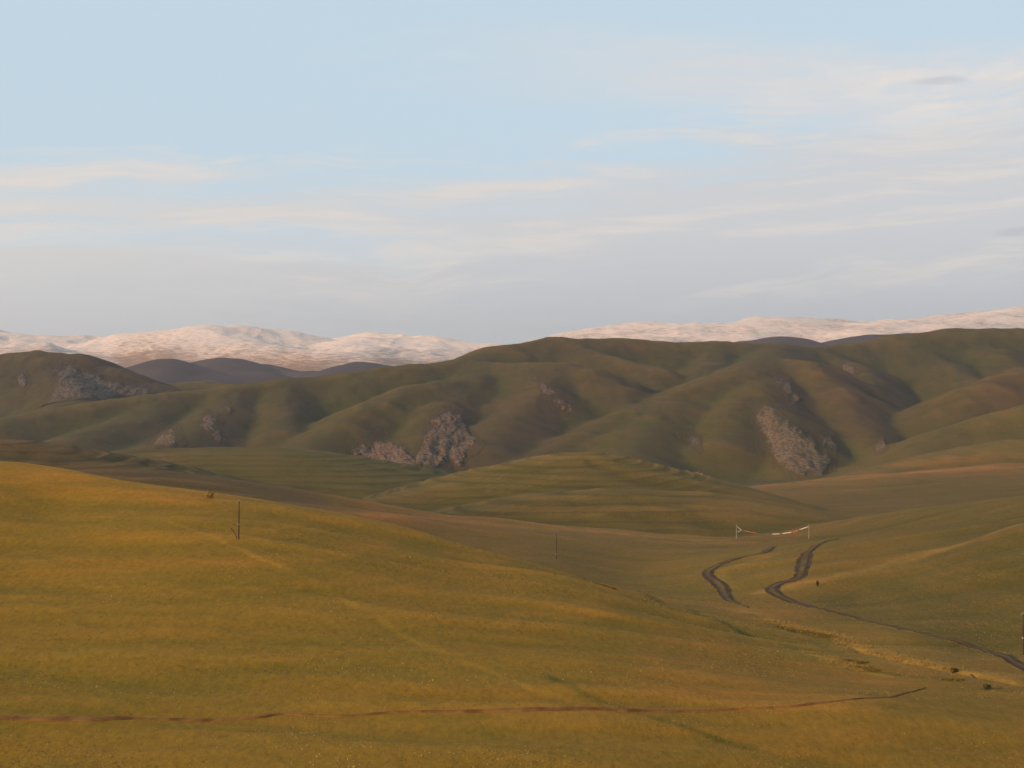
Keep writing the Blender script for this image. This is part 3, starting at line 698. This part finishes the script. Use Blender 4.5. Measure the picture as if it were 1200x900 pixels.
outcrop([(880, 474), (898, 474), (918, 492), (938, 506), (958, 520), (978, 538), (974, 554), (940, 560), (912, 552), (898, 528), (888, 500)], Wm, 'broad tan rocky slope down the nose of the right spur', 5, 1100, cov=.10, seed=8)
outcrop([(955, 506), (968, 508), (982, 520), (980, 526), (966, 522)], Wm, 'small orange brown crag to the right of the broad rocky slope', 5, 1100, seed=11)
outcrop([(1024, 516), (1036, 514), (1045, 522), (1040, 528), (1028, 526)], Wm, 'isolated pale crag low in the green side valley', 4, 1100, seed=13)
outcrop([(984, 428), (994, 424), (1004, 434), (1000, 440), (990, 438)], G, 'small pale rock patch high on the right hill', 4, 1300, seed=15)
outcrop([(916, 446), (926, 452), (938, 468), (932, 472), (920, 460), (908, 450)], Wm, 'thin rocky streak above the broad tan slope', 3, 1300, cov=.25, seed=18)
outcrop([(618, 436), (628, 442), (648, 460), (670, 474), (662, 484), (648, 476), (634, 456)], G, 'pale scree streak running down the middle hill', 3, 1500, cov=.12, seed=21)
outcrop([(796, 508), (810, 504), (824, 514), (822, 526), (806, 520)], G, 'faint pale scree patch on the green nose', 2.5, 1200, cov=.25, seed=24)
outcrop([(172, 518), (190, 502), (208, 506), (214, 520), (200, 530), (180, 530)], Wm, 'pinkish bare patch low on the left ridge', 3, 1200, cov=.22, seed=27)
outcrop([(232, 498), (242, 486), (250, 494), (262, 508), (280, 520), (262, 522), (244, 508)], G, 'grey rock patch beside the pinkish one on the left ridge', 3, 1200, cov=.18, seed=30)
outcrop([(262, 478), (270, 474), (276, 482), (268, 486)], G, 'tiny pale rock spot on the left ridge', 2.5, 1200, seed=33)
outcrop([(46, 482), (54, 462), (62, 442), (58, 432), (80, 428), (108, 434), (140, 446), (172, 456), (208, 462), (150, 470), (100, 474), (60, 480)], S_, 'dark grey scree covering the right flank of the far left hill', 6, 1850, cov=.12, seed=36, feather=10)
outcrop([(20, 448), (30, 438), (36, 450), (28, 456)], S_, 'small pale scree patch on the face of the far left hill', 4, 1850, seed=39)

def slabs():
    root = None
    for (u, y, w, h, tilt) in [(806, 553, 13, 2.6, .1), (818, 555, 18, 3.2, .16), (830, 559, 16, 2.8, .25), (813, 558, 10, 1.6, .1), (836, 562, 9, 2.0, .3)]:
        x, yy, z = [v[0] for v in hit(u, y + 2, 1000)]
        s = yy / F; nseg = 9
        if root is None:
            root = link('sandstone_ledge', None, label='low pale sandstone slabs lying in the dip behind the rounded hill', cat='rock ledge'); root.location = (x, yy, z); O0 = (x, yy, z)
        Vv = []; Ff = []; b0 = 0
        for i in range(nseg + 1):
            t = i / nseg - .5
            hh = h * s * (1 - (2 * abs(t)) ** 2.2) * (.8 + .5 * random.random()) + .1
            px_ = x + t * w * s; pz = z - t * w * s * tilt * .8
            for q, (oy, oz) in enumerate([(-3, -.6), (-2.0, hh), (1.5, hh * 1.25), (5, -.6)]):
                Vv.append((px_ + random.uniform(-.3, .3), yy + oy + random.uniform(-.4, .4), pz + oz))
        for i in range(nseg):
            for q in range(3):
                a = b0 + i * 4 + q; Ff.append((a, a + 4, a + 5, a + 1))
        Vv = np.array(Vv) - np.array(O0); me = mesh_np('rock_slab', Vv, Ff, smooth=False)
        attr_f(me, 'cover', np.full(len(Vv), -1.2)); attr_col(me, 'tint', np.full((len(Vv), 3), .09))
        link('rock_slab', me, M['rock_warm'], root)
slabs()

# ------------------------------------------------------------------ poles
def tube(path, radii, seg=10):
    path = np.array(path, float); Vv = []; Ff = []
    for i, p in enumerate(path):
        t = path[min(i + 1, len(path) - 1)] - path[max(i - 1, 0)]; t = t / (np.linalg.norm(t) + 1e-9)
        a = np.cross(t, [0, 1, 0] if abs(t[1]) < .9 else [1, 0, 0]); a /= np.linalg.norm(a); b_ = np.cross(t, a)
        for k in range(seg):
            an = 2 * math.pi * k / seg; Vv.append(p + radii[i] * (math.cos(an) * a + math.sin(an) * b_))
    for i in range(len(path) - 1):
        for k in range(seg):
            Ff.append((i * seg + k, i * seg + (k + 1) % seg, (i + 1) * seg + (k + 1) % seg, (i + 1) * seg + k))
    for i0 in (0, len(path) - 1):                                   # caps as a fan of quads
        c = len(Vv); Vv.append(path[i0])
        for k in range(0, seg, 2): Ff.append((c, i0 * seg + k, i0 * seg + (k + 1) % seg, i0 * seg + (k + 2) % seg))
    return np.array(Vv), Ff
def tube_obj(name, path, radii, mat, parent, seg=10):
    v, f = tube(path, radii, seg); return link(name, mesh_np(name, v, f), mat, parent)
def pole(u, ybase, ytop, yband, label, stay=False, rmin=140):
    x, yy, z = [v[0] for v in hit(u, ybase, rmin)]
    s = yy / F; h = (ybase - ytop) * s; hb = (ybase - yband) * s
    root = link('utility_pole', None, label=label, cat='utility pole', group='wooden line poles crossing the valley')
    root.location = (x, yy, z)
    tube_obj('pole_shaft', [(0, 0, hb - .6), (0, 0, h * .6), (.02, 0, h)], [.13, .11, .09], M['wood'], root)
    tube_obj('base_stub', [(.0, -.24, -.8), (0, -.24, hb * .6), (0, -.24, hb + .25)], [.15, .14, .13], M['wood'], root)
    tube_obj('wire_binding', [(0, -.12, hb - .18), (0, -.12, hb + .06)], [.24, .24], M['concrete'], root, 12)
    tube_obj('crossbar', [(-.32, 0, h - .35), (.32, 0, h - .35)], [.05, .05], M['wood'], root, 6)
    for sx in (-.28, .28, 0):
        zz = h - .30 if sx else h
        tube_obj('insulator', [(sx, 0, zz), (sx, 0, zz + .10), (sx, 0, zz + .14), (sx, 0, zz + .26)], [.07, .08, .05, .03], M['glass'], root, 8)
    if stay:
        tube_obj('brace', [(-9.5 * s, .2, 12 * s), (-5 * s, .1, 6 * s), (-.2, 0, -.5)], [.06, .07, .08], M['wood'], root)
    return root
pole(280, 631, 587, 614, 'tall dark wooden pole with a short leaning brace, on the golden slope', True)
pole(652, 655, 623, 649, 'thin wooden pole with a white band near its foot, on the brown valley floor')
pole(1199, 768, 720, 748, 'wooden pole at the right edge beside the rutted track')

# the two flag posts and the line of cloth between them
def post(u, yb, yt, label):
    x, yy, z = [v[0] for v in hit(u, yb, 300)]
    h = (yb - yt) * yy / F
    root = link('flag_post', None, label=label, cat='post', group='posts holding the line of cloth strips'); root.location = (x, yy, z)
    tube_obj('post_shaft', [(0, 0, -.5), (0, 0, h * .5), (0, 0, h)], [.09, .08, .075], M['concrete'], root, 8)
    tube_obj('post_cap', [(0, 0, h), (0, 0, h + .08)], [.10, .09], M['concrete'], root, 8)
    return (x, yy, z, h)
pl = post(863, 631, 614, 'left grey post of the pair holding the line of cloth strips')
pr_ = post(948, 631, 614, 'right grey post of the pair holding the line of cloth strips')
root = link('cloth_strip_line', None, label='sagging line of red and white cloth strips strung between two posts', cat='bunting')
root.location = (pl[0], pl[1], pl[2])
def line_pt(u, y):
    t = (u - 863) / 85.0; yy = pl[1] + (pr_[1] - pl[1]) * t
    return np.array([(u - 600) / F * yy, yy, -(y - 450) / F * yy]) - np.array([pl[0], pl[1], pl[2]])
ly = lambda u: float(np.interp(u, [863, 868, 874, 889, 900, 914, 928, 936, 948], [617, 621, 622.3, 625.2, 626, 625.4, 623.4, 620.8, 616.8]))
tube_obj('rope', [line_pt(u, ly(u)) for u in np.linspace(863, 948, 30)], [.025] * 30, M['rope'], root, 5)
def strip(u0, u1, w, mat, sag=0.0):
    Vv = []; n_ = 12
    s = pl[1] / F
    for i in range(n_ + 1):
        u = u0 + (u1 - u0) * i / n_; p = line_pt(u, ly(u))
        ww = .62 * w * s * (1 - .25 * math.sin(i * 2.1) ** 2)
        for q in range(4):
            Vv.append((p[0], p[1] - .06 - .10 * math.sin(i * 1.3 + q), p[2] + .06 - ww * q / 3 - sag * math.sin(math.pi * i / n_)))
    me = mesh_np('cloth_strip', Vv, grid_faces(n_ + 1, 4))
    o = link('cloth_strip', me, mat, root)
    md = o.modifiers.new('thickness', 'SOLIDIFY'); md.thickness = .03
    return o
for a, b_, w, mt, lb in [(871, 888, 1.5, 'redcloth', 'faded red strip left of the middle'), (905, 914, 1.4, 'whitecloth', 'white strip at the lowest point'), (917, 928, 1.7, 'whitecloth', 'longer white strip'),
                  (928.5, 935.5, 3.6, 'redcloth', 'bunched red cloth'), (937, 947, 1.6, 'whitecloth', 'white strip by the right post')]:
    strip(a, b_, w, M[mt])['label'] = lb
p0 = line_pt(864, 617); p1 = line_pt(869, 621.3); p2 = line_pt(864.5, 623.5)
v1, f1 = tube([p0, p1, p2], [.10, .13, .09], 6)
o = link('knotted_cloth', mesh_np('knotted_cloth', v1, f1), M['whitecloth'], root, label='white cloth knotted in a point at the left post')

# ------------------------------------------------------------------ grass tufts and shrubs
def project_keep(x, y, z):
    u = x / y * F + 600; v = 450 - z / y * F
    return (u > -60) & (u < 1260) & (v < 960)
def scatter(name, n_, u0, u1, r0, r1, hgt, wid, blades, mat, label, dens=None, seed=1):
    g = np.random.default_rng(seed)
    u = g.uniform(u0, u1, n_); r = np.exp(g.uniform(math.log(r0), math.log(r1), n_))
    x = (u - 600) / F * r
    if dens is not None:
        k = g.uniform(0, 1, n_) < dens(x, r, u); x, r, u = x[k], r[k], u[k]
    z = H(x, r); k = project_keep(x, r, z); x, r, z = x[k], r[k], z[k]; n_ = len(x)
    sc = g.uniform(.55, 1.5, n_) ** 1.5
    Vs = []
    for b_ in range(blades):
        an = g.uniform(0, 2 * math.pi, n_); ln = g.uniform(.2, .8, n_) * hgt * sc; h = hgt * sc * g.uniform(.6, 1.1, n_); w = wid * sc * .5
        ox = g.normal(0, wid * .6, n_) * sc; oy = g.normal(0, wid * .6, n_) * sc
        ca, sa = np.cos(an), np.sin(an)
        a = np.stack([x + ox - sa * w, r + oy + ca * w, z - .04], 1); b2 = np.stack([x + ox + sa * w, r + oy - ca * w, z - .04], 1)
        c_ = np.stack([x + ox + ca * ln, r + oy + sa * ln, z + h], 1)
        Vs.append(np.stack([a, b2, c_], 1))
    Vv = np.concatenate(Vs).reshape(-1, 3); f = np.arange(len(Vv)).reshape(-1, 3)
    me = mesh_np(name, Vv, f, smooth=False)
    return link(name, me, mat, label=label, kind='stuff')
clump = lambda s, lo, hi, sx=20, sy=9: (lambda x, r, u: sstep(lo, hi, fbm(x / sx, r / sy, 4, s)))
scatter('dry_grass', 60000, -40, 1240, 150, 340, .085, .09, 4, M['straw'], 'short dry straw coloured grass on the foreground slope', clump(3, -.12, .35), 3)
scatter('green_grass', 50000, -40, 1240, 150, 420, .075, .10, 4, M['olive'], 'short olive green grass among the straw on the foreground slope', clump(8, -.1, .35, 34, 7), 4)
scatter('pale_weeds', 7000, -40, 800, 155, 300, .13, .05, 5, M['pale'], 'scattered pale flower heads speckling the slope', lambda x, r, u: sstep(.05, .38, fbm(x / 16, r / 9, 4, 61)) * sstep(820, 500, u), 5)
scatter('valley_grass', 40000, 380, 1260, 240, 560, .11, .13, 4, M['olive'], 'low green grass on the valley floor', clump(14, .0, .4, 40, 12), 6)
# long straw grass lining the gully
def line_scatter(name, pxs, n_, spread, hgt, wid, mat, label, seed, blades=6):
    g = np.random.default_rng(seed)
    x, y, z = hit([p[0] for p in pxs], [p[1] for p in pxs]); pth = smooth_path(np.stack([x, y], 1), 1.0)
    i = g.integers(0, len(pth), n_); xx = pth[i, 0] + g.normal(0, spread, n_); yy = pth[i, 1] + g.normal(0, spread * .5, n_)
    k = fbm(xx / 6, yy / 3, 3, seed) > -.05; xx, yy = xx[k], yy[k]; n_ = len(xx)
    zz = H(xx, yy); Vs = []
    for b_ in range(blades):
        an = g.uniform(0, 2 * math.pi, n_); h = hgt * g.uniform(.5, 1.3, n_); w = wid * .5; ox = g.normal(0, wid, n_); oy = g.normal(0, wid, n_)
        ca, sa = np.cos(an), np.sin(an)
        Vs.append(np.stack([np.stack([xx + ox - sa * w, yy + oy + ca * w, zz - .05], 1), np.stack([xx + ox + sa * w, yy + oy - ca * w, zz - .05], 1),
                            np.stack([xx + ox + ca * h * .4, yy + oy + sa * h * .4, zz + h], 1)], 1))
    Vv = np.concatenate(Vs).reshape(-1, 3)
    link(name, mesh_np(name, Vv, np.arange(len(Vv)).reshape(-1, 3), False), mat, label=label, kind='stuff')
line_scatter('long_grass', [(900, 728), (940, 738), (985, 748), (1020, 762), (1060, 774), (1110, 784)], 2600, 1.7, .30, .09, M['straw'], 'long pale grass lining the gully', 21)
line_scatter('long_grass', [(950, 768), (975, 776), (1010, 786), (1040, 792)], 900, 1.2, .28, .09, M['straw'], 'second strip of pale grass below the gully', 22)
line_scatter('long_grass', [(695, 682), (720, 692), (745, 700), (770, 712)], 700, 1.2, .26, .09, M['straw'], 'pale grass on the shoulder of the slope above the valley', 23)
for q, pts in enumerate([[(916, 736), (950, 742), (972, 746)], [(940, 752), (965, 757)], [(1010, 784), (1050, 790)], [(700, 688), (722, 696)], [(1080, 794), (1120, 797)], [(1000, 776), (1025, 781)]]):
    line_scatter('sedge_patch', pts, 500, .8, .32, .13, M['olive'], ['strip of green sedge at the head of the gully', 'short green sedge strip below the gully head', 'green sedge on the gully floor near the right', 'green tufts on the shoulder above the valley', 'green sedge beside the dark stream bank', 'small sedge strip in the middle of the gully'][q], 40 + q, 7)

def shrub(u, y, wpx, hpx, label, mat='bush', rmin=140, leaves=420, seed=1):
    g = np.random.default_rng(seed)
    x, yy, z = [v[0] for v in hit(u, y, rmin)]; s = yy / F; w = wpx * s / 2; h = hpx * s
    root = link('shrub', None, label=label, cat='shrub', group='low shrubs in the valley'); root.location = (x, yy, z)
    Vv = []
    for i in range(leaves):
        d = g.normal(0, 1, 3); d /= np.linalg.norm(d); rad = g.uniform(.45, 1) ** .6 * (1 + .25 * math.sin(d[0] * 5 + seed))
        c = np.array([d[0] * w * rad, d[1] * w * .8 * rad, h * .52 + d[2] * h * .5 * rad])
        a = g.normal(0, 1, 3); a /= np.linalg.norm(a); b_ = np.cross(a, d); b_ /= np.linalg.norm(b_) + 1e-6; q = .14 * w + .03
        Vv += [c - a * q, c + a * q * .2 + b_ * q, c + a * q, c - b_ * q * .6]
    link('foliage', mesh_np('foliage', Vv, np.arange(len(Vv)).reshape(-1, 4), False), M[mat], root)
    for i in range(3):
        an = i * 2.1 + seed; tube_obj('stem', [(0, 0, -.1), (math.cos(an) * w * .25, math.sin(an) * w * .2, h * .3), (math.cos(an) * w * .5, math.sin(an) * w * .4, h * .7)], [.04, .03, .015], M['twig'], root, 6)
shrub(958, 687, 3.5, 7, 'thin dark bush standing alone beside the bend of the long track', seed=2)
shrub(1156, 806, 9, 6.5, 'round dark bush below the stream bank', mat='olive_leaf', seed=3)
shrub(1118, 788, 9, 5, 'low dark bush at the end of the gully grass', mat='olive_leaf', seed=4)
shrub(246, 584, 9, 8, 'straw coloured clump on the crest of the golden slope', mat='straw', seed=5)

# ------------------------------------------------------------------ the air
HAZE = 0.000042
x0, x1, y0, y1, z0, z1 = -14000, 14000, -3500, 14000, -165, 560
hv = [(x0, y0, z0), (x1, y0, z0), (x1, y1, z0), (x0, y1, z0), (x0, y0, z1), (x1, y0, z1), (x1, y1, z1), (x0, y1, z1)]
hm = bpy.data.materials.new('air'); hm.use_nodes = True; t = hm.node_tree; t.nodes.clear()
pv = t.nodes.new('ShaderNodeVolumePrincipled'); pv.inputs['Color'].default_value = (.86, .88, .93, 1)
pv.inputs['Density'].default_value = HAZE; pv.inputs['Anisotropy'].default_value = 0.2
mo = t.nodes.new('ShaderNodeOutputMaterial'); t.links.new(pv.outputs[0], mo.inputs['Volume'])
me = bpy.data.meshes.new('haze'); me.from_pydata(hv, [], [(0, 3, 2, 1), (4, 5, 6, 7), (0, 1, 5, 4), (1, 2, 6, 5), (2, 3, 7, 6), (3, 0, 4, 7)]); me.update()
link('haze', me, hm, label='thin pale air over the whole steppe', kind='stuff')
